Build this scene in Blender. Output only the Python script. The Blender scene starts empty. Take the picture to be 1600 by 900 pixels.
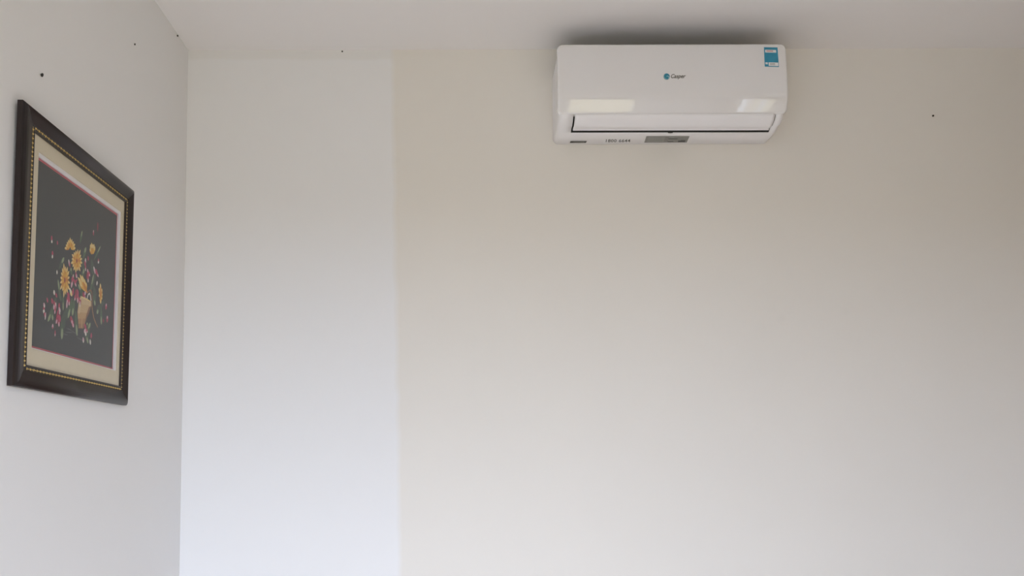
import bpy, bmesh, math, random
from mathutils import Vector, Matrix

random.seed(7)
scene = bpy.context.scene
C = scene.collection

# ------------------------------------------------------------------ camera
F, PX, PY = 1300.0, 721.3, 661.0            # focal length / principal point in 1600x900 pixels
PITCH, YAW = 0.0499, 0.0051
CAM = Vector((0.0, -2.975, 1.35))
cam_data = bpy.data.cameras.new('camera')
cam = bpy.data.objects.new('camera', cam_data)
C.objects.link(cam)
cam.location = CAM
cam.rotation_euler = (math.pi / 2 + PITCH, 0, YAW)
cam_data.sensor_width = 36
cam_data.lens = 36 * F / 1600
cam_data.shift_x = (800 - PX) / 1600
cam_data.shift_y = (PY - 450) / 1600
cam_data.clip_start = 0.02
scene.camera = cam

# ------------------------------------------------------------------ room size (metres)
XL, XR = -1.018, 2.10          # side walls
YB, YR = 0.0, -4.3             # wall with the air conditioner, window wall behind the camera
ZC = 2.868                     # ceiling
DOOR = (-0.95, 0.62, 0.0, 2.35)     # x0, x1, z0, z1 of the glazed opening
WIN = (0.81, 1.42, 0.95, 2.35)
SIDE = (-4.10, -3.20, 0.95, 2.35)    # y0, y1, z0, z1 of the window in the right wall

# ------------------------------------------------------------------ daylight
world = bpy.data.worlds.new('World')
scene.world = world
world.use_nodes = True
wn = world.node_tree
wn.nodes.clear()
w_tc = wn.nodes.new('ShaderNodeTexCoord')
w_sep = wn.nodes.new('ShaderNodeSeparateXYZ')
w_ramp = wn.nodes.new('ShaderNodeValToRGB')
w_bg = wn.nodes.new('ShaderNodeBackground')
w_out = wn.nodes.new('ShaderNodeOutputWorld')
w_map = wn.nodes.new('ShaderNodeMapRange')
w_map.inputs['From Min'].default_value = -1
w_map.inputs['From Max'].default_value = 1
wn.links.new(w_tc.outputs['Generated'], w_sep.inputs[0])
wn.links.new(w_sep.outputs['Z'], w_map.inputs['Value'])
wn.links.new(w_map.outputs[0], w_ramp.inputs[0])
wn.links.new(w_ramp.outputs[0], w_bg.inputs[0])
wn.links.new(w_bg.outputs[0], w_out.inputs[0])
GROUND = (0.140, 0.133, 0.096, 1)
SKY = (0.66, 0.768, 0.975, 1)
w_ramp.color_ramp.elements[0].position = 0.495
w_ramp.color_ramp.elements[0].color = GROUND
w_ramp.color_ramp.elements[1].position = 0.512
w_ramp.color_ramp.elements[1].color = SKY
w_bg.inputs['Strength'].default_value = 14.3


def portal(p, sx, sz, rotz):
    ld = bpy.data.lights.new('window_daylight', 'AREA')
    ld.shape = 'RECTANGLE'
    ld.size, ld.size_y = sx, sz
    ld.cycles.is_portal = True
    o = bpy.data.objects.new('window_daylight', ld)
    C.objects.link(o)
    o.location = p
    o.rotation_euler = (math.pi / 2, 0, rotz)
    return o


sun_data = bpy.data.lights.new('sun', 'SUN')
sun_data.energy = 5.7
sun_data.angle = math.radians(0.53)
sun_data.color = (1.0, 0.94, 0.87)
sun = bpy.data.objects.new('sun', sun_data)
C.objects.link(sun)
sun.rotation_euler = (math.radians(60), 0, math.radians(0))     # 30 degrees high, shining in through the glazed door
sun.location = (0, -8, 5)

for q in (DOOR, WIN):
    portal(((q[0] + q[1]) / 2, YR - 0.12, (q[2] + q[3]) / 2), q[1] - q[0], q[3] - q[2], 0)
portal((XR + 0.12, (SIDE[0] + SIDE[1]) / 2, (SIDE[2] + SIDE[3]) / 2), SIDE[1] - SIDE[0], SIDE[3] - SIDE[2], math.pi / 2)

scene.view_settings.view_transform = 'Standard'
scene.view_settings.look = 'None'
scene.view_settings.gamma = 1
scene.view_settings.use_curve_mapping = False
scene.view_settings.exposure = -0.22
scene.cycles.max_bounces = 14
scene.cycles.diffuse_bounces = 10
scene.cycles.glossy_bounces = 4
scene.cycles.transparent_max_bounces = 12
scene.cycles.use_denoising = True


# ------------------------------------------------------------------ pixel -> point helpers
def ray(px, py):
    d = Vector(((px - PX) / F, -(py - PY) / F, -1.0))
    return (Matrix.Rotation(YAW, 3, 'Z') @ Matrix.Rotation(math.pi / 2 + PITCH, 3, 'X')) @ d


def at_y(px, py, y):
    d = ray(px, py)
    return CAM + d * ((y - CAM.y) / d.y)


def at_x(px, py, x):
    d = ray(px, py)
    return CAM + d * ((x - CAM.x) / d.x)


def at_z(px, py, z):
    d = ray(px, py)
    return CAM + d * ((z - CAM.z) / d.z)


# ------------------------------------------------------------------ materials
def mat(name, col, rough=0.5, metal=0.0, spec=0.5, coat=0.0, bump=0.0, bscale=200.0, vary=0.0, vscale=3.0):
    m = bpy.data.materials.new(name)
    m.use_nodes = True
    nt = m.node_tree
    b = nt.nodes['Principled BSDF']
    b.inputs['Base Color'].default_value = (*col, 1)
    b.inputs['Roughness'].default_value = rough
    b.inputs['Metallic'].default_value = metal
    b.inputs['Specular IOR Level'].default_value = spec
    b.inputs['Coat Weight'].default_value = coat
    tc = nt.nodes.new('ShaderNodeTexCoord')
    if vary:
        n = nt.nodes.new('ShaderNodeTexNoise')
        n.inputs['Scale'].default_value = vscale
        n.inputs['Detail'].default_value = 5
        mx = nt.nodes.new('ShaderNodeMixRGB')
        mx.inputs[1].default_value = (*[c * (1 - vary) for c in col], 1)
        mx.inputs[2].default_value = (*[min(1, c * (1 + vary)) for c in col], 1)
        nt.links.new(tc.outputs['Object'], n.inputs['Vector'])
        nt.links.new(n.outputs['Fac'], mx.inputs[0])
        nt.links.new(mx.outputs[0], b.inputs['Base Color'])
    if bump:
        n2 = nt.nodes.new('ShaderNodeTexNoise')
        n2.inputs['Scale'].default_value = bscale
        n2.inputs['Detail'].default_value = 4
        bp = nt.nodes.new('ShaderNodeBump')
        bp.inputs['Strength'].default_value = bump
        bp.inputs['Distance'].default_value = 0.002
        nt.links.new(tc.outputs['Object'], n2.inputs['Vector'])
        nt.links.new(n2.outputs['Fac'], bp.inputs['Height'])
        nt.links.new(bp.outputs[0], b.inputs['Normal'])
    return m


def math_node(nt, op, a, b=None, clamp=False):
    n = nt.nodes.new('ShaderNodeMath')
    n.operation = op
    n.use_clamp = clamp
    for i, v in enumerate((a, b)):
        if v is None:
            continue
        if isinstance(v, (int, float)):
            n.inputs[i].default_value = v
        else:
            nt.links.new(v, n.inputs[i])
    return n.outputs[0]


def glass_mat(name, gloss=0.06, tint=(1, 1, 1), rough=0.02):
    m = bpy.data.materials.new(name)
    m.use_nodes = True
    nt = m.node_tree
    nt.nodes.clear()
    out = nt.nodes.new('ShaderNodeOutputMaterial')
    tr = nt.nodes.new('ShaderNodeBsdfTransparent')
    tr.inputs[0].default_value = (*tint, 1)
    gl = nt.nodes.new('ShaderNodeBsdfGlossy')
    gl.inputs['Roughness'].default_value = rough
    fr = nt.nodes.new('ShaderNodeFresnel')
    fr.inputs['IOR'].default_value = 1.45
    mx = nt.nodes.new('ShaderNodeMixShader')
    geo = nt.nodes.new('ShaderNodeNewGeometry')
    front = math_node(nt, 'SUBTRACT', 1.0, geo.outputs['Backfacing'])
    nt.links.new(math_node(nt, 'MULTIPLY', fr.outputs[0], front), mx.inputs[0])
    nt.links.new(tr.outputs[0], mx.inputs[1])
    nt.links.new(gl.outputs[0], mx.inputs[2])
    nt.links.new(mx.outputs[0], out.inputs[0])
    return m


WHITE_PAINT = (0.80, 0.80, 0.80)
CREAM_PAINT = (0.772, 0.744, 0.693)


def back_wall_material():
    """Cream wall with a whiter repainted strip beside the left corner; the edge of the strip wavers."""
    m = mat('cream_and_white_paint', CREAM_PAINT, rough=0.75, spec=0.25)
    nt = m.node_tree
    b = nt.nodes['Principled BSDF']
    geo = nt.nodes.new('ShaderNodeNewGeometry')
    sep = nt.nodes.new('ShaderNodeSeparateXYZ')
    nt.links.new(geo.outputs['Position'], sep.inputs[0])
    x, z = sep.outputs['X'], sep.outputs['Z']
    p0, p1 = at_y(613, 90, YB), at_y(625, 890, YB)
    slope = (p1.x - p0.x) / (p1.z - p0.z)
    edge = math_node(nt, 'ADD', math_node(nt, 'MULTIPLY', math_node(nt, 'SUBTRACT', z, p0.z), slope), p0.x)
    nz = nt.nodes.new('ShaderNodeTexNoise')
    nz.inputs['Scale'].default_value = 7.0
    nz.inputs['Detail'].default_value = 6
    nt.links.new(geo.outputs['Position'], nz.inputs['Vector'])
    wob = math_node(nt, 'MULTIPLY', math_node(nt, 'SUBTRACT', nz.outputs['Fac'], 0.5), 0.030)
    dx = math_node(nt, 'ADD', math_node(nt, 'SUBTRACT', x, edge), wob)
    fac = math_node(nt, 'ADD', math_node(nt, 'MULTIPLY', dx, 1 / 0.022), 0.5, clamp=True)
    # rolled-on paint: top end of the strip stops short of the ceiling line
    top = math_node(nt, 'ADD', math_node(nt, 'MULTIPLY', math_node(nt, 'ADD', math_node(nt, 'SUBTRACT', z, at_y(500, 93, YB).z), wob), 1 / 0.012), 0.5, clamp=True)
    mix1 = nt.nodes.new('ShaderNodeMixRGB')
    mix1.inputs[1].default_value = (*WHITE_PAINT, 1)
    mix1.inputs[2].default_value = (0.775, 0.77, 0.755, 1)
    nt.links.new(top, mix1.inputs[0])
    # thin thicker-paint ridge along the edge
    ridge = math_node(nt, 'SUBTRACT', 1.0, math_node(nt, 'MULTIPLY', math_node(nt, 'ABSOLUTE', dx), 1 / 0.010), clamp=True)
    # old smudges on the cream part
    n2 = nt.nodes.new('ShaderNodeTexNoise')
    n2.inputs['Scale'].default_value = 1.7
    n2.inputs['Detail'].default_value = 8
    nt.links.new(geo.outputs['Position'], n2.inputs['Vector'])
    mr = nt.nodes.new('ShaderNodeMapRange')
    mr.inputs['From Min'].default_value = 0.35
    mr.inputs['From Max'].default_value = 0.65
    nt.links.new(n2.outputs['Fac'], mr.inputs['Value'])
    cream = nt.nodes.new('ShaderNodeMixRGB')
    cream.inputs[1].default_value = (*[c * 0.992 for c in CREAM_PAINT], 1)
    cream.inputs[2].default_value = (*[c * 1.008 for c in CREAM_PAINT], 1)
    nt.links.new(mr.outputs[0], cream.inputs[0])
    last = cream.outputs[0]
    for (sx, sy, rad, dark) in ((1222, 498, 0.020, 0.965), (1208, 482, 0.018, 0.98), (1322, 488, 0.020, 0.98)):
        c = at_y(sx, sy, YB)
        vm = nt.nodes.new('ShaderNodeVectorMath')
        vm.operation = 'DISTANCE'
        vm.inputs[1].default_value = c
        nt.links.new(geo.outputs['Position'], vm.inputs[0])
        d = math_node(nt, 'ADD', vm.outputs['Value'], math_node(nt, 'MULTIPLY', wob, 0.8))
        f = math_node(nt, 'SUBTRACT', 1.0, math_node(nt, 'MULTIPLY', d, 1 / rad), clamp=True)
        sm = nt.nodes.new('ShaderNodeMixRGB')
        sm.inputs[2].default_value = (*[k * dark for k in CREAM_PAINT], 1)
        nt.links.new(f, sm.inputs[0])
        nt.links.new(last, sm.inputs[1])
        last = sm.outputs[0]
    mix2 = nt.nodes.new('ShaderNodeMixRGB')
    nt.links.new(fac, mix2.inputs[0])
    nt.links.new(mix1.outputs[0], mix2.inputs[1])
    nt.links.new(last, mix2.inputs[2])
    nt.links.new(mix2.outputs[0], b.inputs['Base Color'])
    fine = nt.nodes.new('ShaderNodeTexNoise')
    fine.inputs['Scale'].default_value = 160
    nt.links.new(geo.outputs['Position'], fine.inputs['Vector'])
    h = math_node(nt, 'ADD', math_node(nt, 'MULTIPLY', fine.outputs['Fac'], 0.15), math_node(nt, 'MULTIPLY', ridge, 0.35))
    bp = nt.nodes.new('ShaderNodeBump')
    bp.inputs['Strength'].default_value = 0.25
    bp.inputs['Distance'].default_value = 0.002
    nt.links.new(h, bp.inputs['Height'])
    nt.links.new(bp.outputs[0], b.inputs['Normal'])
    return m


M = {}
M['back'] = back_wall_material()
M['white_wall'] = mat('white_wall_paint', (0.80, 0.80, 0.795), rough=0.7, spec=0.25, bump=0.08, bscale=140, vary=0.006, vscale=2)
M['cream_wall'] = mat('cream_wall_paint', (0.42, 0.38, 0.34), rough=0.75, spec=0.25)
M['dimming_wall'] = mat('unseen_dark_wall', (0.34, 0.27, 0.20), rough=0.5, vary=0.15, vscale=6)  # unseen right wall, made dark brown and set close to dim that side
M['ceiling'] = mat('ceiling_paint', (0.80, 0.785, 0.78), rough=0.85, spec=0.2, bump=0.06, bscale=120)
M['floor'] = mat('beige_floor_tile', (0.62, 0.56, 0.50), rough=0.35, vary=0.08, vscale=4)
M['aluminium'] = mat('white_window_frame', (0.78, 0.78, 0.77), rough=0.35)
M['curtain'] = mat('white_curtain_cloth', (0.80, 0.79, 0.76), rough=0.95, bump=0.2, bscale=400)
M['window_glass'] = glass_mat('window_glass')
M['plastic'] = mat('glossy_white_plastic', (0.79, 0.78, 0.785), rough=0.04, spec=0.5, coat=1.0)
_p = M['plastic'].node_tree.nodes['Principled BSDF']
_p.inputs['IOR'].default_value = 1.65
_p.inputs['Coat IOR'].default_value = 1.55
M['body_plastic'] = mat('satin_white_plastic', (0.82, 0.815, 0.835), rough=0.32, spec=0.5)
M['dark_gap'] = mat('dark_outlet_plastic', (0.03, 0.03, 0.028), rough=0.6)
M['blue_label'] = mat('blue_sticker', (0.03, 0.27, 0.42), rough=0.35, vary=0.25, vscale=30)
M['label_white'] = mat('sticker_white', (0.75, 0.76, 0.76), rough=0.4)
M['label_line'] = mat('sticker_print_grey', (0.36, 0.36, 0.34), rough=0.4)
M['label_grey'] = mat('sticker_grey', (0.21, 0.21, 0.195), rough=0.35, vary=0.25, vscale=90)
M['ink'] = mat('dark_print', (0.05, 0.05, 0.05), rough=0.5)
M['ink_brown'] = mat('grey_brown_print', (0.13, 0.12, 0.11), rough=0.4)
M['teal'] = mat('teal_print', (0.02, 0.22, 0.33), rough=0.35)
M['wood'] = mat('dark_mahogany_lacquer', (0.016, 0.008, 0.007), rough=0.36, spec=0.5, vary=0.35, vscale=14)
M['gold'] = mat('gold_leaf', (0.62, 0.45, 0.17), rough=0.38, metal=0.7)
M['black_groove'] = mat('black_groove', (0.012, 0.009, 0.008), rough=0.5)
M['mat_cream'] = mat('cream_mat_board', (0.63, 0.56, 0.41), rough=0.85, bump=0.15, bscale=500, vary=0.04, vscale=60)
M['mat_white'] = mat('white_bevel_board', (0.78, 0.76, 0.78), rough=0.8)
M['pink_line'] = mat('rose_liner_board', (0.50, 0.10, 0.125), rough=0.7)
M['canvas'] = mat('charcoal_cloth', (0.050, 0.053, 0.050), rough=0.9, vary=0.06, vscale=50)
M['picture_glass'] = glass_mat('picture_glass', rough=0.08)
M['backing'] = mat('brown_backing_board', (0.25, 0.17, 0.10), rough=0.9)
M['nail'] = mat('dark_nail_steel', (0.04, 0.037, 0.033), rough=0.5, metal=0.6)


# ------------------------------------------------------------------ object helpers
def obj(name, bm, m, parent=None, smooth=False):
    me = bpy.data.meshes.new(name)
    bmesh.ops.recalc_face_normals(bm, faces=bm.faces[:])
    bm.to_mesh(me)
    bm.free()
    for k in (m if isinstance(m, (list, tuple)) else [m]):
        me.materials.append(k)
    if smooth:
        for p in me.polygons:
            p.use_smooth = True
    o = bpy.data.objects.new(name, me)
    C.objects.link(o)
    o.parent = parent
    return o


def tag(o, label, cat, group=None):
    o['label'] = label
    o['category'] = cat
    if group:
        o['group'] = group
    return o


def struct(name, bm, m, parent=None, label=None):
    o = obj(name, bm, m, parent)
    if parent is None:
        o['kind'] = 'structure'
    if label:
        o['label'] = label
    return o


def empty(name, loc=(0, 0, 0)):
    o = bpy.data.objects.new(name, None)
    o.empty_display_size = 0.05
    o.location = loc
    C.objects.link(o)
    return o


def add_box(bm, lo, hi):
    vs = [bm.verts.new((x, y, z)) for x in (lo[0], hi[0]) for y in (lo[1], hi[1]) for z in (lo[2], hi[2])]
    for f in ((0, 1, 3, 2), (4, 6, 7, 5), (0, 4, 5, 1), (2, 3, 7, 6), (0, 2, 6, 4), (1, 5, 7, 3)):
        bm.faces.new([vs[i] for i in f])
    return vs


def box(lo, hi):
    bm = bmesh.new()
    add_box(bm, lo, hi)
    return bm


# ------------------------------------------------------------------ room shell
T = 0.15
struct('wall_back', box((XL - T, YB, 0), (XR + T, YB + T, ZC)), M['back'], label='cream wall with a whiter repainted strip beside the corner')
struct('wall_left', box((XL - T, YR - T, 0), (XL, YB, ZC)), M['white_wall'], label='plain white side wall carrying the framed picture')
bm = bmesh.new()
sy0, sy1, sz0, sz1 = SIDE
for lo, hi in (((YR - T, 0), (sy0, ZC)), ((sy0, 0), (sy1, sz0)), ((sy0, sz1), (sy1, ZC)), ((sy1, 0), (YB, ZC))):
    add_box(bm, (XR, lo[0], lo[1]), (XR + T, hi[0], hi[1]))
struct('wall_right', bm, M['dimming_wall'])
struct('ceiling', box((XL - T, YR - T, ZC), (XR + T, YB + T, ZC + 0.12)), M['ceiling'], label='smooth off white ceiling')
struct('floor', box((XL - T, YR - T, -0.12), (XR + T, YB + T, 0)), M['floor'])
bm = bmesh.new()
dx0, dx1, dz0, dz1 = DOOR
wx0, wx1, wz0, wz1 = WIN
for lo, hi in (((XL, 0), (dx0, ZC)), ((dx0, dz1), (dx1, ZC)), ((dx1, 0), (wx0, ZC)), ((wx0, 0), (wx1, wz0)), ((wx0, wz1), (wx1, ZC)), ((wx1, 0), (XR, ZC))):
    add_box(bm, (lo[0], YR - T, lo[1]), (hi[0], YR, hi[1]))
struct('wall_rear', bm, M['cream_wall'])


def glazing(name, width, height, leaves, label, loc, rotz):
    """frame, mullions and panes; local x runs along the wall, origin at the middle of the sill"""
    root = empty(name, loc)
    root.rotation_euler = (0, 0, rotz)
    root['kind'] = 'structure'
    root['label'] = label
    w = 0.035
    x0, x1, z1 = -width / 2, width / 2, height
    y0, y1 = -0.025, 0.025

    def part(nm, lo, hi, m):
        return obj(nm, box(lo, hi), m, root)
    part('frame_head', (x0, y0, z1 - w), (x1, y1, z1), M['aluminium'])
    part('frame_sill', (x0, y0, 0), (x1, y1, w), M['aluminium'])
    part('frame_jamb', (x0, y0, w), (x0 + w, y1, z1 - w), M['aluminium'])
    part('frame_jamb', (x1 - w, y0, w), (x1, y1, z1 - w), M['aluminium'])
    inner0, inner1 = x0 + w, x1 - w
    step = (inner1 - inner0) / leaves
    for k in range(leaves):
        a, b = inner0 + k * step, inner0 + (k + 1) * step
        if k:
            part('mullion', (a - 0.015, y0 + 0.005, w), (a + 0.015, y1 - 0.005, z1 - w), M['aluminium'])
        part('pane', (a + (0.015 if k else 0), -0.003, w), (b - (0.015 if k < leaves - 1 else 0), 0.003, z1 - w), M['window_glass'])
    return root


glazing('door_1', dx1 - dx0, dz1 - dz0, 2, 'glazed sliding door in the rear wall', ((dx0 + dx1) / 2, YR - 0.075, dz0), 0)
glazing('window_1', wx1 - wx0, wz1 - wz0, 1, 'window in the rear wall', ((wx0 + wx1) / 2, YR - 0.075, wz0), 0)
glazing('window_2', sy1 - sy0, sz1 - sz0, 2, 'window in the brown side wall', (XR + 0.075, (sy0 + sy1) / 2, sz0), math.pi / 2)


def curtain(name, xa, xb, z0, z1, label):
    bm = bmesh.new()
    n, rows = 40, 6
    grid = []
    for j in range(rows + 1):
        t = j / rows
        row = []
        for i in range(n + 1):
            s = i / n
            x = xa + (xb - xa) * s
            y = YR + 0.07 + 0.022 * math.sin(s * 5.5 * 2 * math.pi + 0.4 * t) * (0.6 + 0.4 * (1 - t))
            row.append(bm.verts.new((x, y, z1 + (z0 - z1) * t)))
        grid.append(row)
    for j in range(rows):
        for i in range(n):
            bm.faces.new((grid[j][i], grid[j][i + 1], grid[j + 1][i + 1], grid[j + 1][i]))
    o = obj(name, bm, M['curtain'], None, True)
    sol = o.modifiers.new('cloth_thickness', 'SOLIDIFY')
    sol.thickness = 0.003
    tag(o, label, 'curtain')
    return o


curtain('curtain', 1.34, 1.46, 0.60, 2.48, 'white gathered curtain hanging at the edge of the rear window')

# ------------------------------------------------------------------ air conditioner
ac = empty('air_conditioner', (0, 0, 0))
tag(ac, 'white split air conditioner mounted high on the cream wall under the ceiling', 'air conditioner')

D_TOP, D_MID, D_BOT = 0.188, 0.203, 0.192
z_top = at_y(1050, 68.5, -D_TOP).z
z_pb = at_y(1050, 178.0, -D_BOT).z              # bottom edge of the front panel
z_base = at_y(1050, 225.0, -0.012).z             # underside of the case
pan_x0 = at_y(870.5, 125, -0.195).x
pan_x1 = at_y(1231.0, 125, -0.195).x
body_x0 = at_y(866.0, 200, -0.05).x
body_x1 = at_y(1215.5, 207, -0.115).x
XM = (pan_x0 + pan_x1) / 2
d_lip = 0.118                                    # depth of the outlet's lower edge

# root sits on the wall at the base of the case
ac.location = (XM, 0, z_base)
AO = Vector(ac.location)


def catmull(pts, n):
    out = []
    P = [pts[0]] + list(pts) + [pts[-1]]
    for i in range(1, len(P) - 2):
        for k in range(n):
            t = k / n
            a, b, c, d = P[i - 1], P[i], P[i + 1], P[i + 2]
            out.append(tuple(0.5 * (2 * b[j] + (c[j] - a[j]) * t + (2 * a[j] - 5 * b[j] + 4 * c[j] - d[j]) * t * t + (3 * b[j] - a[j] - 3 * c[j] + d[j]) * t ** 3) for j in range(2)))
    out.append(tuple(pts[-1]))
    return out


# panel side profile (depth from wall, height) from top to bottom
hp = z_top - z_pb
z_fold = at_y(1050, 146, -D_MID).z


def panel_depth(z):
    """outer face of the front panel: depth from the wall at height z"""
    if z >= z_fold:
        t = (z - z_fold) / (z_top - z_fold)
        return D_MID - (D_MID - D_TOP) * (0.25 * t + 0.75 * t * t)
    # below the fold: the face turns under, slope from ~0 to ~22 degrees
    h = z_fold - z
    H = z_fold - z_pb
    s0, s1, k = math.tan(math.radians(12.5)), math.tan(math.radians(21.0)), 0.020
    ramp = min(h, k)
    d = s0 * (ramp * ramp / (2 * k)) + s0 * max(0, h - k)
    d += (s1 - s0) * h * h / (2 * H)
    return D_MID - d


def build_panel():
    bm = bmesh.new()
    zs = [z_top - 0.0004 - (hp - 0.0008) * i / 60 for i in range(61)]
    R = 0.021
    th = 0.016
    cols = [0.0, 0.0015, 0.004, 0.0075, 0.0080]           # inset from the side and rounding of the rim
    rim = [0.009, 0.0042, 0.0012, 0.0, 0.0]
    grid = []
    nmid = 24
    for z in zs:
        e = min(z_top - z, z - z_pb)
        inset = 0.0
        if e < R:
            inset = R - math.sqrt(max(0.0, R * R - (R - e) ** 2))
        a, b = pan_x0 + inset, pan_x1 - inset
        d = panel_depth(z)
        er = 0.0
        if e < 0.006:
            er = 0.006 * (1 - math.sqrt(max(0.0, 1 - (1 - e / 0.006) ** 2)))
        row = [(a, d - th, z)]
        for c, r in zip(cols, rim):
            row.append((a + c, d - max(r, 0) - er * 0.8, z))
        for i in range(1, nmid):
            row.append((a + 0.010 + (b - a - 0.020) * (i - 1) / (nmid - 2), d - er * 0.8, z))
        for c, r in reversed(list(zip(cols, rim))):
            row.append((b - c, d - max(r, 0) - er * 0.8, z))
        row.append((b, d - th, z))
        grid.append([bm.verts.new(Vector((x, -dd, zz)) - AO) for x, dd, zz in row])
    for r0, r1 in zip(grid, grid[1:]):
        for i in range(len(r0) - 1):
            bm.faces.new((r0[i], r0[i + 1], r1[i + 1], r1[i]))
        bm.faces.new((r0[-1], r0[0], r1[0], r1[-1]))
    bm.faces.new(grid[0])
    bm.faces.new(grid[-1])
    o = obj('front_panel', bm, M['plastic'], ac, True)
    return o


panel = build_panel()

# case: side profile lofted along x; the middle stretch is recessed behind the louver
lou_x0 = at_y(894.0, 192, -0.15).x
lou_x1 = at_y(1206.5, 192, -0.15).x
g0 = at_y(1050, 178.5, -0.186).z - 0.001
z_lip = z_base + 0.004
out_pts = [(0.186, z_pb + 0.012), (0.1835, z_pb - 0.002), (0.172, z_pb - 0.0135), (0.152, z_pb - 0.0245), (0.132, z_lip + 0.006), (d_lip, z_lip - 0.0015)]
rec_pts = [(0.186, z_pb + 0.012), (0.150, z_pb + 0.008), (0.130, z_pb + 0.006), (0.110, z_pb - 0.002), (0.104, z_lip + 0.008), (d_lip - 0.0045, z_lip - 0.0025)]


def case_profile(rec):
    mid = rec_pts if rec else out_pts
    p = [(0.0, z_top - 0.012), (0.13, z_top - 0.010), (0.150, z_top - 0.016), (0.160, z_top - 0.04), (0.183, z_fold - 0.02)]
    p += mid
    p += [(0.100, z_base + 0.0005), (0.085, z_base), (0.012, z_base), (0.0, z_base + 0.008)]
    return p


def build_case():
    bm = bmesh.new()
    cz = (z_top + z_base) / 2
    secs = []

    def section(x, rec, shrink):
        vs = []
        for d, z in case_profile(rec):
            zz = z - shrink * (1 if z > cz else -1) * 1.0
            dd = max(0.0, d - (shrink if d > 0.05 else 0))
            vs.append(bm.verts.new(Vector((x, -dd, zz)) - AO))
        secs.append((vs, rec))
    r = 0.018
    def end(t):
        return r * (1 - math.sqrt(max(0.0, 1 - (1 - t) ** 2)))
    ts = (0.0, 0.05, 0.15, 0.35, 0.65, 1.0)
    for t in ts:
        section(body_x0 + r * t, False, end(t))
    section(lou_x0, False, 0)
    section(lou_x0, True, 0)
    section(XM, True, 0)
    section(lou_x1, True, 0)
    section(lou_x1, False, 0)
    for t in reversed(ts):
        section(body_x1 - r * t, False, end(t))
    n = len(secs[0][0])
    for (s0, r0), (s1, r1) in zip(secs, secs[1:]):
        for i in range(n):
            j = (i + 1) % n
            vs = [s0[i], s0[j], s1[j], s1[i]]
            vs = list(dict.fromkeys(vs))
            f = bm.faces.new(vs)
            inside = (r0 or r1) and 5 <= i <= 9
            f.material_index = 1 if inside or i == 0 else 0     # the top is the dark intake grille
            f.smooth = True
    bm.faces.new(secs[0][0])
    bm.faces.new(secs[-1][0])
    bmesh.ops.remove_doubles(bm, verts=bm.verts[:], dist=1e-6)
    o = obj('case', bm, [M['body_plastic'], M['dark_gap']], ac)
    return o


build_case()


def build_louver():
    bm = bmesh.new()
    pts = catmull([(0.1838, z_pb + 0.002), (0.1828, z_pb - 0.003), (0.172, z_pb - 0.0130), (0.152, z_pb - 0.0238), (0.132, z_lip + 0.0066), (d_lip + 0.0055, z_lip + 0.0028)], 5)
    a, b = lou_x0 + 0.0050, lou_x1 - 0.0030
    rows = []
    for d, z in pts:
        rows.append([bm.verts.new(Vector((x, -d, z)) - AO) for x in (a, a + 0.01, XM, b - 0.01, b)])
    for r0, r1 in zip(rows, rows[1:]):
        for i in range(4):
            bm.faces.new((r0[i], r0[i + 1], r1[i + 1], r1[i]))
    bm.normal_update()
    bmesh.ops.solidify(bm, geom=bm.faces[:], thickness=0.004)
    o = obj('louver', bm, M['body_plastic'], ac, False)
    for p in o.data.polygons:
        p.use_smooth = abs(p.normal.x) < 0.5
    return o


build_louver()

# little dark catch under the louver's edge
c = at_z(1047, 208.6, z_base)
bm = bmesh.new()
bmesh.ops.create_uvsphere(bm, u_segments=12, v_segments=6, radius=1)
bmesh.ops.scale(bm, vec=(0.0095, 0.003, 0.0016), verts=bm.verts[:])
bmesh.ops.translate(bm, vec=Vector((c.x, -d_lip + 0.006, z_base + 0.001)) - AO, verts=bm.verts[:])
obj('louver_catch', bm, M['ink'], ac)


# ---- stickers and print
def on_panel(px, py, lift=0.0007):
    p = at_y(px, py, -0.2)
    for _ in range(6):
        p = at_y(px, py, -panel_depth(p.z) - lift)
    return p


def panel_quad(name, pts, m, parent, lift, nx=2, ny=10):
    """quad given by four photo pixels tl, tr, br, bl, laid on the curved panel"""
    bm = bmesh.new()
    tl, tr, br, bl = pts
    off = AO
    g = []
    for j in range(ny + 1):
        v = j / ny
        row = []
        for i in range(nx + 1):
            u = i / nx
            x = (tl[0] * (1 - u) + tr[0] * u) * (1 - v) + (bl[0] * (1 - u) + br[0] * u) * v
            y = (tl[1] * (1 - u) + tr[1] * u) * (1 - v) + (bl[1] * (1 - u) + br[1] * u) * v
            row.append(bm.verts.new(on_panel(x, y, lift) - off))
        g.append(row)
    for j in range(ny):
        for i in range(nx):
            bm.faces.new((g[j][i], g[j][i + 1], g[j + 1][i + 1], g[j + 1][i]))
    bm.normal_update()
    bmesh.ops.solidify(bm, geom=bm.faces[:], thickness=0.0003)
    return obj(name, bm, m, parent)


S = ((1193.6, 73.8), (1214.8, 74.2), (1217.0, 104.6), (1195.0, 104.0))


def sub(u0, v0, u1, v1):
    def q(u, v):
        tl, tr, br, bl = S
        return tuple((tl[k] * (1 - u) + tr[k] * u) * (1 - v) + (bl[k] * (1 - u) + br[k] * u) * v for k in (0, 1))
    return q(u0, v0), q(u1, v0), q(u1, v1), q(u0, v1)


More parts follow.
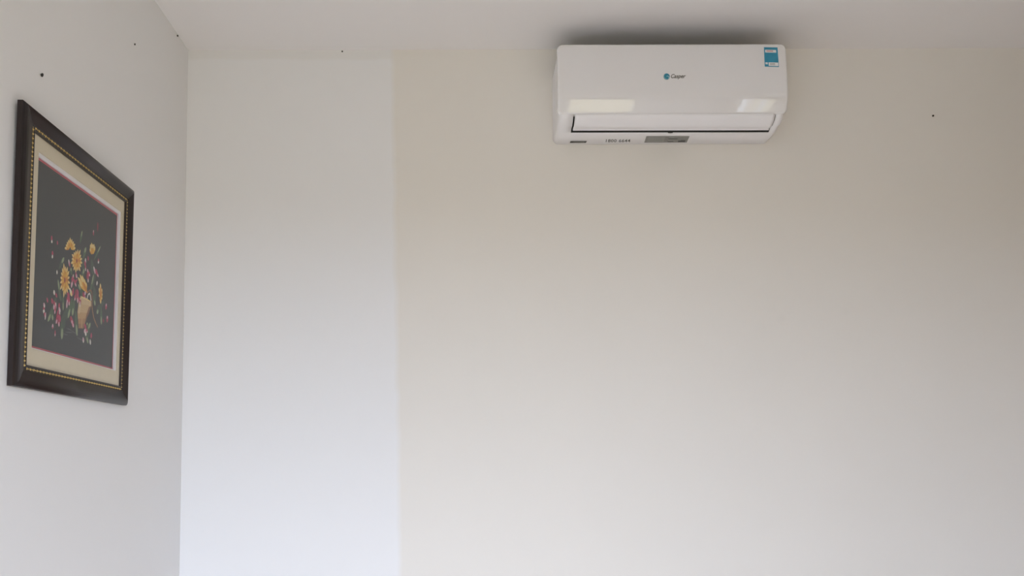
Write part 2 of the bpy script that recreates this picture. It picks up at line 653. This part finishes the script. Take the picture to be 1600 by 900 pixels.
sticker = panel_quad('energy_sticker', S, M['blue_label'], ac, 0.0006)
sticker['label'] = 'small blue and white energy sticker'
panel_quad('sticker_title', sub(0.08, 0.13, 0.88, 0.27), M['label_white'], sticker, 0.0011, ny=3)
panel_quad('sticker_panel', sub(0.28, 0.78, 0.97, 0.96), M['label_white'], sticker, 0.0011, ny=3)
panel_quad('sticker_panel', sub(0.05, 0.78, 0.22, 0.88), M['label_white'], sticker, 0.0011, ny=3)
for k in range(2):
    panel_quad('sticker_line', sub(0.38, 0.825 + 0.055 * k, 0.74, 0.845 + 0.055 * k), M['label_grey'], sticker, 0.0015, ny=2)
panel_quad('sticker_line', sub(0.16, 0.18, 0.66, 0.215), M['pink_line'], sticker, 0.0015, ny=2)


def text_mesh(body, shear=0.0, bold=0.0, space=1.0):
    cu = bpy.data.curves.new('lettering', 'FONT')
    cu.body = body
    cu.shear = shear
    cu.offset = bold
    cu.space_character = space
    cu.resolution_u = 4
    cu.fill_mode = 'FRONT'
    t = bpy.data.objects.new('lettering', cu)
    C.objects.link(t)
    dg = bpy.context.evaluated_depsgraph_get()
    me = bpy.data.meshes.new_from_object(t.evaluated_get(dg))
    bpy.data.objects.remove(t)
    xs = [v.co.x for v in me.vertices]
    ys = [v.co.y for v in me.vertices]
    return me, (min(xs), max(xs), min(ys), max(ys))


def lettering(name, body, mapper, m, parent, **kw):
    me, (x0, x1, y0, y1) = text_mesh(body, **kw)
    for v in me.vertices:
        u, w = (v.co.x - x0) / (x1 - x0), (v.co.y - y0) / (y1 - y0)
        v.co = mapper(u, w) - AO
    me.materials.append(m)
    me.name = name
    o = bpy.data.objects.new(name, me)
    C.objects.link(o)
    o.parent = parent
    return o


# brand mark: teal disc with a pale crescent, and the name in slanted letters
def disc(name, cx, cy, r, m, parent, lift, y_squash=1.0):
    bm = bmesh.new()
    vs = [bm.verts.new(on_panel(cx + r * math.cos(a * math.pi / 16), cy + r * y_squash * math.sin(a * math.pi / 16), lift) - AO) for a in range(32)]
    bm.faces.new(vs)
    bm.normal_update()
    bmesh.ops.solidify(bm, geom=bm.faces[:], thickness=0.0002)
    return obj(name, bm, m, parent)


logo = disc('brand_mark', 1041.6, 119.6, 4.9, M['teal'], ac, 0.0006)
logo['label'] = 'round teal brand mark'


def crescent(name, cx, cy, r, a0, a1, wmax, m, parent, lift):
    bm = bmesh.new()
    n = 16
    rows = []
    for i in range(n + 1):
        t = i / n
        a = a0 + (a1 - a0) * t
        w = wmax * math.sin(math.pi * min(1, t * 0.9 + 0.05))
        p = []
        for rr in (r - w / 2, r + w / 2):
            p.append(bm.verts.new(on_panel(cx + rr * math.cos(a), cy + rr * math.sin(a), lift) - AO))
        rows.append(p)
    for p, q in zip(rows, rows[1:]):
        bm.faces.new((p[0], p[1], q[1], q[0]))
    return obj(name, bm, m, parent)


M['pale_teal'] = mat('pale_teal_print', (0.32, 0.55, 0.62), rough=0.35)
crescent('mark_swirl', 1043.0, 121.0, 2.2, math.radians(-150), math.radians(80), 1.3, M['pale_teal'], logo, 0.0011)
crescent('mark_swirl', 1041.4, 119.4, 3.9, math.radians(60), math.radians(230), 0.9, M['pale_teal'], logo, 0.0011)
name_o = lettering('brand_name', 'Casper', lambda u, w: on_panel(1048.2 + 23.4 * u, 124.0 - 8.4 * w, 0.0008), M['ink_brown'], ac, shear=0.32, bold=0.022)
name_o['label'] = 'brand name in small dark slanted letters'


def under(px, py, lift=0.0006):
    return at_z(px, py, z_base - lift)


def under_poly(name, pts, m, parent, lift=0.0006):
    bm = bmesh.new()
    bm.faces.new([bm.verts.new(under(x, y, lift) - AO) for x, y in pts])
    bm.normal_update()
    bmesh.ops.solidify(bm, geom=bm.faces[:], thickness=0.0002)
    return obj(name, bm, m, parent)


spec = under_poly('rating_sticker', ((1010, 212.8), (1077.5, 212.8), (1073.0, 222.6), (1006.5, 222.9)), M['label_grey'], ac)
spec['label'] = 'grey rating sticker under the case'
for k in range(4):
    y = 214.4 + k * 2.1
    sh = -0.36 * (y - 212.8)
    under_poly('sticker_line', ((1014 + sh, y), (1040 + sh, y), (1039.7 + sh, y + 0.8), (1013.7 + sh, y + 0.8)), M['label_line'], spec, 0.0011)
    under_poly('sticker_line', ((1046 + sh, y), (1050 + 6 * k % 17 + 4 + sh, y), (1049.7 + 6 * k % 17 + 4 + sh, y + 0.8), (1045.7 + sh, y + 0.8)), M['ink'] if k % 2 else M['label_line'], spec, 0.0011)
under_poly('sticker_block', ((1060, 219.3), (1071, 219.3), (1070, 222.0), (1059, 222.0)), M['ink'], spec, 0.0011)
hot = lettering('hotline_number', '1800 6644', lambda u, w: under(946.8 + 38.0 * u + 0.6 * (w - 0.5), 222.2 - 4.6 * w), M['ink'], ac, bold=0.012, space=1.1)
hot['label'] = 'dark telephone number printed under the case'
dk = under_poly('dark_sticker', ((891.5, 220.6), (917.0, 220.4), (915.5, 223.2), (890.3, 223.4)), M['ink'], ac)
under_poly('sticker_line', ((896.0, 221.6), (913.0, 221.4), (912.7, 222.1), (895.7, 222.3)), M['label_grey'], dk, 0.0011)

# ------------------------------------------------------------------ framed embroidery on the left wall
PY0, PY1, PZ0, PZ1 = -1.143, -0.522, 1.525, 2.172
PW, PH = PY1 - PY0, PZ1 - PZ0
pic = empty('framed_picture', (XL, (PY0 + PY1) / 2, PZ0))
LEAN = 0.007 / PH
pic.rotation_euler = (0, LEAN, 0)
tag(pic, 'dark wooden frame with gold beading around a flower picture on the white wall', 'picture')
pic_inv = (Matrix.Translation(pic.location) @ Matrix.Rotation(LEAN, 4, 'Y')).inverted()


def on_pic(px, py, n):
    """photo pixel -> point in the picture's own space on the plane x = n"""
    o = pic_inv @ CAM
    d = pic_inv.to_3x3() @ ray(px, py)
    return o + d * ((n - o.x) / d.x)


PROF = [(0.0, 0.0005), (0.0, 0.0125), (0.003, 0.0165), (0.008, 0.0200), (0.013, 0.0212), (0.018, 0.0206), (0.024, 0.0190), (0.032, 0.0170), (0.039, 0.0160),
        (0.0405, 0.0145), (0.0475, 0.0145), (0.0490, 0.0158), (0.0525, 0.0150), (0.0525, 0.0030), (0.0500, 0.0005)]
RW = 0.0525


def rail(side):
    """mitred moulding; local frame: y along the wall, z up, x out of the wall"""
    bm = bmesh.new()
    ends = []
    L = PW if side in 'tb' else PH
    for e in (0, 1):
        vs = []
        for w, n in PROF:
            s = w if e == 0 else L - w
            if side == 'b':
                co = (n, -PW / 2 + s, w)
            elif side == 't':
                co = (n, -PW / 2 + s, PH - w)
            elif side == 'l':
                co = (n, -PW / 2 + w, s)
            else:
                co = (n, PW / 2 - w, s)
            vs.append(bm.verts.new(co))
        ends.append(vs)
    k = len(PROF)
    for i in range(k):
        j = (i + 1) % k
        f = bm.faces.new((ends[0][i], ends[0][j], ends[1][j], ends[1][i]))
        f.material_index = 1 if i in (9, 10) else 0
        f.smooth = 1 <= i <= 7
    bm.faces.new(ends[0])
    bm.faces.new(ends[1])
    r = obj('frame_rail', bm, [M['wood'], M['black_groove']], pic)
    # gold beading lying in the groove
    bb = bmesh.new()
    pitch = 0.0150 if side in 'tb' else 0.0105
    wc = 0.044
    n = int((L - 2 * wc) / pitch)
    p0 = wc + ((L - 2 * wc) - (n - 1) * pitch) / 2
    for q in range(n):
        s = p0 + q * pitch
        for (ds, ls, lw, hh) in ((0.0, pitch * (0.33 if side == 'l' else 0.21), 0.0032, 0.0030), (pitch * 0.5, pitch * 0.07, 0.0022, 0.0020)):
            vsn = []
            for a in range(6):
                t = a * math.pi / 3
                vsn.append((s + ds + ls * math.cos(t), wc + lw * math.sin(t), 0.0147))
            vsn.append((s + ds, wc, 0.0145 + hh))
            cs = []
            for ss, ww, nn in vsn:
                if side == 'b':
                    co = (nn, -PW / 2 + ss, ww)
                elif side == 't':
                    co = (nn, -PW / 2 + ss, PH - ww)
                elif side == 'l':
                    co = (nn, -PW / 2 + ww, ss)
                else:
                    co = (nn, PW / 2 - ww, ss)
                cs.append(bb.verts.new(co))
            for a in range(6):
                bb.faces.new((cs[a], cs[(a + 1) % 6], cs[6]))
            bb.faces.new(cs[:6])
    g = obj('gold_beading', bb, M['gold'], r)
    g['label'] = 'small gold beads along the inner edge'
    return r


for s_ in 'tblr':
    rail(s_)

# flat layers inside the frame; opening edges come from the photograph
N_CAN, N_MAT = 0.0022, 0.0105
top_p = [on_pic(*p, N_CAN).z for p in ((60.5, 246.5), (181.0, 333.0))]
right_p = [on_pic(*p, N_CAN).y for p in ((181.0, 335.0), (177.6, 575.0))]
bot_p = [on_pic(*p, N_MAT).z for p in ((50.5, 543.5), (177.5, 576.5))]
left_p = [on_pic(*p, N_MAT).y for p in ((60.0, 248.0), (50.5, 543.0))]
oy0, oy1, oz0, oz1 = sum(left_p) / 2, sum(right_p) / 2, sum(bot_p) / 2, sum(top_p) / 2


def ring(name, a, b, n0, n1, m, parent):
    """flat rectangular ring between rectangles a (outer) and b (inner), from depth n0 to n1"""
    bm = bmesh.new()

    def rect(r, n):
        return [bm.verts.new((n, y, z)) for y, z in ((r[0], r[2]), (r[1], r[2]), (r[1], r[3]), (r[0], r[3]))]
    A, B, A2, B2 = rect(a, n1), rect(b, n1), rect(a, n0), rect(b, n0)
    for i in range(4):
        j = (i + 1) % 4
        bm.faces.new((A[i], A[j], B[j], B[i]))
        bm.faces.new((B[i], B[j], B2[j], B2[i]))
        bm.faces.new((A[i], A[j], A2[j], A2[i]))
        bm.faces.new((A2[i], A2[j], B2[j], B2[i]))
    return obj(name, bm, m, parent)


full = (-PW / 2 + RW - 0.004, PW / 2 - RW + 0.004, RW - 0.004, PH - RW + 0.004)
can = (oy0, oy1, oz0, oz1)


def grow(r, k):
    return (r[0] - k, r[1] + k, r[2] - k, r[3] + k)


obj('backing_board', box((0.0006, full[0], full[2]), (0.0014, full[1], full[3])), M['backing'], pic)
art = obj('embroidered_panel', box((0.0015, can[0] - 0.012, can[2] - 0.012), (N_CAN, can[1] + 0.012, can[3] + 0.012)), M['canvas'], pic)
art['label'] = 'flower bouquet in a jug on charcoal cloth'
ring('rose_liner', grow(can, 0.010), (can[0] + 0.0052, can[1] - 0.0025, can[2] + 0.0052, can[3] - 0.0052), N_CAN + 0.0001, N_CAN + 0.0006, M['pink_line'], pic)
ring('white_bevel', grow(can, 0.020), grow(can, 0.0), N_CAN + 0.0007, N_MAT - 0.0030, M['mat_white'], pic)
ring('mat_board', full, (can[0] - 0.001, can[1] + 0.012, can[2] - 0.0025, can[3] + 0.0095), N_MAT - 0.0029, N_MAT, M['mat_cream'], pic)
obj('glass_pane', box((0.0112, full[0] + 0.005, full[2] + 0.005), (0.0117, full[1] - 0.005, full[3] - 0.005)), M['picture_glass'], pic)

# ---- the bouquet: stitched shapes lying flat on the cloth
ART = {
    'yellow': (0.66, 0.36, 0.045), 'pale_yellow': (0.72, 0.56, 0.22), 'orange': (0.56, 0.22, 0.025), 'dark_red': (0.22, 0.02, 0.015),
    'rose': (0.42, 0.045, 0.10), 'crimson': (0.26, 0.02, 0.045), 'pale_pink': (0.62, 0.38, 0.43), 'off_white': (0.66, 0.62, 0.56),
    'leaf_green': (0.070, 0.115, 0.060), 'pale_leaf': (0.26, 0.31, 0.17), 'dark_leaf': (0.055, 0.080, 0.055),  # leaf threads in mid, pale and dark green
    'tan': (0.52, 0.36, 0.18), 'brown': (0.36, 0.19, 0.08), 'deep_brown': (0.22, 0.10, 0.05), 'jug_1': (0.56, 0.42, 0.23), 'jug_2': (0.52, 0.36, 0.18), 'jug_3': (0.46, 0.29, 0.13), 'jug_4': (0.38, 0.21, 0.09), 'jug_5': (0.30, 0.155, 0.075),
    'grey_thread': (0.11, 0.11, 0.12),
}
AM = {k: mat('thread_' + k, v, rough=0.7, vary=0.12, vscale=160) for k, v in ART.items()}


class Stitch:
    """collects flat polygons given in photo pixels, laid on the cloth"""

    def __init__(self):
        self.bm = bmesh.new()
        self.mats = []
        self.n = N_CAN + 0.00012
        self.k = 0

    def poly(self, pts, colour, layer=0):
        self.k += 1
        n = N_CAN + 0.00006 + 0.00016 * layer + 0.000002 * self.k
        if colour not in self.mats:
            self.mats.append(colour)
        f = self.bm.faces.new([self.bm.verts.new(on_pic(x, y, n)) for x, y in pts])
        f.material_index = self.mats.index(colour)

    def petal(self, x0, y0, x1, y1, w, colour, layer=0, tip=None, belly=0.55):
        """pointed stroke from (x0,y0) to (x1,y1), w pixels wide before foreshortening (x is squeezed)"""
        q = 0.46
        dx, dy = (x1 - x0) / q, y1 - y0
        L = math.hypot(dx, dy) or 1
        nx, ny = -dy / L, dx / L
        prof = [(0.0, 0.25), (0.2, 0.7), (belly, 1.0), (0.85, 0.62), (1.0, 0.05)]
        left = [((x0 / q + dx * t + nx * w / 2 * k) * q, y0 + dy * t + ny * w / 2 * k) for t, k in prof]
        right = [((x0 / q + dx * t - nx * w / 2 * k) * q, y0 + dy * t - ny * w / 2 * k) for t, k in prof]
        self.poly(left + right[::-1], colour, layer)
        if tip:
            a, b = 0.52, 0.98
            X0, Y0 = x0 + (x1 - x0) * a, y0 + (y1 - y0) * a
            X1, Y1 = x0 + (x1 - x0) * b, y0 + (y1 - y0) * b
            self.petal(X0, Y0, X1, Y1, w * 0.62, tip, layer + 1)

    def done(self, name, label=None):
        o = obj(name, self.bm, [AM[c] for c in self.mats], art)
        if label:
            o['label'] = label
        return o


def daisy(cx, cy, rx, ry, n, a0=0.0, a1=2 * math.pi, centre=True, w=7.0, jitter=0.16):
    s = Stitch()
    for k in range(n):
        a = a0 + (a1 - a0) * (k + 0.5) / n
        j = 1 + random.uniform(-jitter, jitter)
        s.petal(cx + rx * 0.12 * math.cos(a), cy + ry * 0.12 * math.sin(a), cx + rx * j * math.cos(a), cy + ry * j * math.sin(a), w, 'yellow' if k % 3 else 'orange', 2, tip='pale_yellow', belly=0.7)
    if centre:
        s.petal(cx, cy - ry * 0.24, cx, cy + ry * 0.24, w * 1.15, 'orange', 5)
        s.petal(cx, cy - ry * 0.17, cx, cy + ry * 0.19, w * 0.75, 'dark_red', 6)
    return s.done('daisy')


# leaves first (they lie under the flowers)
leaves = [
    (125.0, 380, 128.6, 360, 6, 'leaf_green', 'pale_leaf'), (130, 404, 134.5, 386, 9, 'leaf_green', 'pale_leaf'), (147, 406, 157.5, 384, 5, 'leaf_green', 'pale_leaf'),
    (92, 420, 100.5, 402, 10, 'dark_leaf', 'pale_leaf'), (140, 462, 146.5, 428, 7, 'leaf_green', 'pale_leaf'), (145, 452, 149, 420, 7, 'dark_leaf', None),
    (95, 470, 90.5, 436, 8, 'leaf_green', 'pale_leaf'), (96, 470, 92, 455, 9, 'leaf_green', None), (112, 430, 110.5, 418, 8, 'leaf_green', 'pale_leaf'),
    (127, 436, 132, 420, 9, 'leaf_green', 'pale_leaf'), (131, 462, 122, 444, 9, 'leaf_green', 'pale_leaf'), (126, 450, 130, 468, 8, 'leaf_green', None),
    (99, 458, 98.6, 486, 7, 'leaf_green', 'pale_leaf'), (84, 478, 74.5, 503, 10, 'leaf_green', 'pale_leaf'), (81, 482, 82.5, 501, 9, 'leaf_green', 'pale_leaf'),
    (98, 494, 96.5, 531, 13, 'leaf_green', 'pale_leaf'), (101, 486, 97.5, 520, 14, 'dark_leaf', None), (113, 466, 106, 498, 10, 'leaf_green', 'pale_leaf'),
    (116, 468, 113, 494, 11, 'leaf_green', 'pale_leaf'), (118, 486, 120.5, 526, 10, 'leaf_green', 'pale_leaf'), (146, 460, 148.8, 478, 9, 'leaf_green', 'pale_leaf'),
    (147, 448, 149, 470, 12, 'dark_leaf', None), (155, 476, 151.5, 491, 10, 'dark_leaf', 'pale_leaf'), (158, 480, 158.4, 508, 8, 'leaf_green', 'pale_leaf'),
    (134, 524, 141.5, 504, 9, 'leaf_green', 'pale_leaf'), (138, 512, 135.5, 504, 8, 'leaf_green', 'pale_leaf'), (133, 516, 138, 537, 9, 'leaf_green', 'pale_leaf'),
    (140, 516, 136, 534, 6, 'dark_leaf', None), (88, 464, 84, 480, 10, 'dark_leaf', None), (105, 476, 104, 500, 14, 'dark_leaf', None), (143, 405, 146, 430, 12, 'dark_leaf', None),
    (128, 402, 131, 425, 10, 'dark_leaf', None), (155, 482, 163, 470, 8, 'dark_leaf', None),
]
for (x0, y0, x1, y1, w, cA, cB) in leaves:
    s = Stitch()
    s.petal(x0, y0, x1, y1, w, cA, 0, tip=cB)
    s.done('leaf')

# thin grey ground threads under the jug
s = Stitch()
for (x0, y0, x1, y1) in ((102, 519, 114, 519.6), (104, 513, 112, 516), (110, 516, 124, 524), (120, 527, 131, 533), (98, 521, 106, 524)):
    s.petal(x0, y0, x1, y1, 1.4, 'grey_thread', 0)
s.done('ground_threads')

# jug with its handle and a trailing stem
s = Stitch()
jl = [(126.0, 462.5), (122.8, 474.0), (121.0, 488.0), (121.8, 498.0), (122.4, 506.0), (122.6, 513.0)]     # left outline, top to bottom
jr = [(142.5, 471.0), (142.4, 478.0), (139.2, 489.0), (135.6, 497.5), (132.4, 506.0), (130.4, 513.5)]     # right outline
for k in range(5):
    s.poly([jl[k], jr[k], jr[k + 1], jl[k + 1]], 'jug_%d' % (k + 1), 1)
s.poly([(139.0, 479.5), (142.2, 478.5), (139.2, 489.0), (135.6, 497.5), (132.6, 504.0), (134.4, 494.0)], 'deep_brown', 2)
s.poly([(123.4, 476.0), (126.4, 468.0), (127.0, 478.0), (124.6, 490.0), (122.0, 489.0)], 'jug_1', 2)
s.poly([(127.6, 492.0), (129.4, 492.0), (128.2, 512.0), (126.6, 512.0)], 'jug_3', 2)
s.petal(126.3, 463.0, 142.5, 471.3, 2.4, 'pale_yellow', 3)
s.done('jug')
s = Stitch()


def band(pts, w, colour, layer):
    up, dn = [], []
    for i, (x, y) in enumerate(pts):
        a, b = pts[max(0, i - 1)], pts[min(len(pts) - 1, i + 1)]
        dx, dy = (b[0] - a[0]) / 0.46, b[1] - a[1]
        L = math.hypot(dx, dy)
        up.append((x - dy / L * w / 2 * 0.46, y + dx / L * w / 2))
        dn.append((x + dy / L * w / 2 * 0.46, y - dx / L * w / 2))
    for i in range(len(pts) - 1):
        s.poly([up[i], up[i + 1], dn[i + 1], dn[i]], colour, layer)


band([(136.0, 469.5), (136.6, 464), (138.0, 460), (140.0, 458.5), (141.4, 462), (142.2, 470)], 2.6, 'off_white', 3)
band([(137.5, 457), (139.5, 454), (142.0, 453.5), (143.6, 458), (144.0, 468), (143.6, 478), (144.6, 487), (146.5, 497), (149.5, 505), (152.8, 511.5)], 2.8, 'deep_brown', 3)
band([(144.0, 470), (143.9, 478), (145.0, 487), (147.0, 497), (150.0, 505)], 1.2, 'brown', 4)
s.done('jug_handle')

# daisies
daisy(120.0, 407.5, 9.4, 19.0, 16, w=5.6)
daisy(101.3, 437.5, 8.0, 24.5, 16, w=5.6)
daisy(109.6, 388.5, 8.6, 16.5, 9, math.radians(172), math.radians(368), centre=False, w=6)
daisy(144.6, 398.5, 5.8, 19.0, 6, math.radians(205), math.radians(325), centre=False, w=7)
s = Stitch()
for (x1, y1) in ((121.5, 433), (124.8, 428.5), (128.2, 430.0), (131.5, 435.5), (134.5, 441), (123.5, 441)):
    s.petal(134.2, 455, x1, y1, 8.0, 'yellow', 3, tip='pale_yellow', belly=0.6)
s.petal(136.5, 458, 129.5, 440, 7, 'orange', 5)
s.done('daisy')
s = Stitch()
for (x1, y1) in ((156.8, 442.5), (154.6, 450), (159.5, 451), (160.3, 460), (154.4, 462), (159.4, 468), (157.2, 475)):
    s.petal(157.3, 461, x1, y1, 6.5, 'yellow', 3, tip='pale_yellow')
s.petal(157.6, 448, 157.4, 469, 5.5, 'orange', 5)
s.done('daisy')

# small pink blossoms: groups of two-tone petals
blossoms = [
    [(80.6, 368, 81.0, 377, 7, 'rose', None), (81.2, 375, 80.9, 380, 6, 'off_white', None)],
    [(89.6, 376, 90.0, 383, 5, 'rose', None)],
    [(82.0, 392, 82.2, 400, 7, 'rose', None), (82.2, 398, 81.6, 404, 6, 'off_white', None)],
    [(89.0, 422, 89.2, 429, 5, 'off_white', None)],
    [(108.6, 416, 107.2, 405, 5, 'pale_pink', 'off_white'), (109.5, 418, 108.8, 410, 4, 'rose', None)],
    [(152.5, 362, 152.9, 347, 5, 'crimson', None)], [(146.0, 368, 146.2, 359, 5, 'rose', 'pale_pink')],
    [(137.6, 400, 138.0, 408, 5, 'rose', None)], [(153.8, 404, 154.0, 412, 6, 'rose', None), (153.7, 407.5, 153.9, 412, 5, 'off_white', None)],
    [(133.2, 414, 133.8, 403, 6, 'pale_pink', 'off_white'), (132.4, 408, 133.4, 416, 7, 'rose', None), (133.6, 412, 133.8, 424, 5, 'rose', 'off_white')],
    [(138.6, 432, 136.6, 420, 7, 'rose', 'pale_pink'), (138.2, 424, 140.6, 432, 7, 'rose', 'pale_pink'), (137.4, 428, 137.8, 442, 6, 'rose', 'off_white'), (136.2, 426, 135.4, 436, 5, 'crimson', None)],
    [(149.0, 428, 146.2, 416, 6, 'pale_pink', 'off_white'), (149.6, 420, 151.6, 430, 7, 'rose', None), (150.0, 424, 154.0, 433, 6, 'rose', 'pale_pink')],
    [(151.2, 446, 152.0, 439, 5, 'off_white', None)],
    [(118.6, 424, 118.8, 434, 6, 'rose', None), (119.4, 428, 120.0, 435, 5, 'pale_pink', 'off_white')],
    [(114.2, 440, 114.6, 428, 6, 'rose', 'off_white'), (113.4, 436, 111.4, 450, 7, 'pale_pink', None), (115.2, 436, 119.4, 448, 7, 'rose', 'pale_pink'), (116.0, 444, 121.0, 436, 5, 'rose', None), (113.0, 432, 112.4, 442, 6, 'rose', None)],
    [(109.4, 452, 112.6, 463, 9, 'pale_yellow', None), (108.8, 450, 111.0, 458, 6, 'off_white', None), (114.6, 450, 113.6, 462, 8, 'rose', None)],
    [(119.0, 452, 118.2, 464, 8, 'crimson', None), (121.0, 456, 121.6, 474, 9, 'rose', 'pale_pink'), (118.0, 460, 116.8, 470, 7, 'rose', 'pale_pink'), (123.0, 464, 125.6, 476, 7, 'rose', 'pale_pink'), (126.4, 468, 124.4, 480, 6, 'crimson', 'off_white'), (120.4, 452, 122.6, 460, 6, 'rose', None)],
    [(131.2, 466, 129.6, 456, 7, 'rose', None), (132.4, 462, 133.8, 454, 6, 'pale_pink', None), (130.8, 461, 133.8, 466, 6, 'rose', 'pale_pink')],
    [(105.2, 456, 108.4, 466, 8, 'rose', None), (106.4, 462, 104.6, 474, 8, 'rose', 'pale_pink'), (108.2, 464, 107.8, 478, 8, 'rose', 'pale_pink'), (104.8, 470, 104.2, 482, 6, 'pale_pink', None)],
    [(85.2, 461, 84.2, 453, 7, 'off_white', None), (86.8, 458, 89.2, 465, 6, 'rose', None)],
    [(73.2, 465, 74.8, 473, 6, 'rose', None)],
    [(68.4, 473, 69.8, 481, 7, 'pale_pink', 'off_white'), (68.2, 479, 69.0, 486, 8, 'rose', None), (69.4, 484, 67.6, 489, 8, 'off_white', None), (69.0, 488, 71.4, 496, 7, 'rose', None), (71.6, 488, 70.4, 500, 5, 'pale_pink', 'off_white')],
    [(80.6, 466, 82.6, 475, 8, 'rose', None), (86.8, 484, 87.4, 472, 6, 'pale_pink', 'off_white'), (85.0, 474, 84.2, 484, 7, 'pale_pink', None), (86.6, 478, 85.4, 491, 7, 'rose', 'pale_pink'), (84.2, 470, 86.2, 478, 6, 'rose', None)],
    [(92.2, 484, 92.6, 473, 7, 'rose', None), (92.0, 480, 94.2, 488, 7, 'pale_pink', 'off_white'), (91.4, 484, 89.6, 492, 6, 'rose', None), (93.4, 486, 93.0, 494, 5, 'off_white', None)],
    [(90.6, 488, 88.4, 498, 8, 'crimson', None), (91.6, 492, 87.2, 506, 9, 'rose', 'pale_pink'), (91.8, 494, 92.2, 511, 9, 'rose', 'pale_pink'), (92.6, 490, 94.6, 503, 7, 'rose', None), (90.6, 496, 90.0, 506, 6, 'crimson', None)],
    [(82.6, 506, 82.0, 514, 7, 'pale_pink', 'rose')], [(86.2, 516, 86.0, 526, 5, 'rose', 'pale_pink')],
    [(110.4, 494, 113.2, 506, 9, 'rose', 'pale_pink'), (112.0, 498, 115.2, 512, 9, 'rose', 'pale_pink'), (109.6, 495, 111.0, 503, 6, 'crimson', None)],
    [(132.0, 506, 134.6, 515, 8, 'rose', None), (134.0, 514, 131.4, 520, 8, 'pale_pink', None), (134.8, 514, 136.6, 520, 7, 'rose', 'pale_pink'), (133.2, 518, 134.6, 525, 7, 'off_white', None)],
    [(129.8, 527, 130.6, 536, 7, 'pale_pink', 'off_white')], [(142.8, 520, 142.4, 529, 7, 'rose', None)], [(140.6, 530, 141.6, 539, 6, 'off_white', None)],
    [(165.4, 484, 166.2, 474, 7, 'rose', 'pale_pink')], [(167.4, 504, 167.8, 493, 8, 'rose', 'pale_pink'), (161.4, 504, 161.6, 498, 6, 'crimson', None)],
]
for b_ in blossoms:
    s = Stitch()
    for (x0, y0, x1, y1, w, cA, cB) in b_:
        s.petal(x0, y0, x1, y1, w * 0.85, cA, 3, tip=cB)
    s.done('blossom')

# ------------------------------------------------------------------ old nails left in the walls
nail_specs = [
    ('left', 64.0, 116.5, 0.0046, 0.0030, 'dark nail in the white wall above the picture frame'),
    ('left', 210.0, 69.0, 0.0030, 0.0016, 'tiny nail in the white wall near the ceiling corner'),
    ('left', 276.5, 55.5, 0.0032, 0.0030, 'tiny nail right at the ceiling edge of the white wall'),
    ('back', 535.0, 80.6, 0.0030, 0.0030, 'tiny nail at the ceiling edge above the whiter paint'),
    ('back', 1457.0, 181.0, 0.0036, 0.0040, 'small nail in the cream wall beside the air conditioner'),
]
for side, px, py, r, ln, label in nail_specs:
    p = at_x(px, py, XL) if side == 'left' else at_y(px, py, YB)
    p.z = min(p.z, ZC - r * 1.3)
    n = Vector((1, 0, 0)) if side == 'left' else Vector((0, -1, 0))
    n2 = (n + Vector((0, 0, -0.35))).normalized()
    q = n2.to_track_quat('Z', 'Y')
    root = empty('nail', p)
    tag(root, label, 'nail', 'old nails left in the walls')
    bm = bmesh.new()
    bmesh.ops.create_cone(bm, cap_ends=True, segments=10, radius1=r * 0.45, radius2=r * 0.45, depth=ln + 0.008)
    bmesh.ops.translate(bm, vec=(0, 0, (ln - 0.008) / 2), verts=bm.verts[:])
    bmesh.ops.rotate(bm, matrix=q.to_matrix(), verts=bm.verts[:])
    obj('shank', bm, M['nail'], root)
    bm = bmesh.new()
    bmesh.ops.create_cone(bm, cap_ends=True, segments=12, radius1=r * 0.9, radius2=r, depth=0.0016)
    bmesh.ops.translate(bm, vec=(0, 0, ln), verts=bm.verts[:])
    bmesh.ops.rotate(bm, matrix=q.to_matrix(), verts=bm.verts[:])
    obj('nail_head', bm, M['nail'], root)
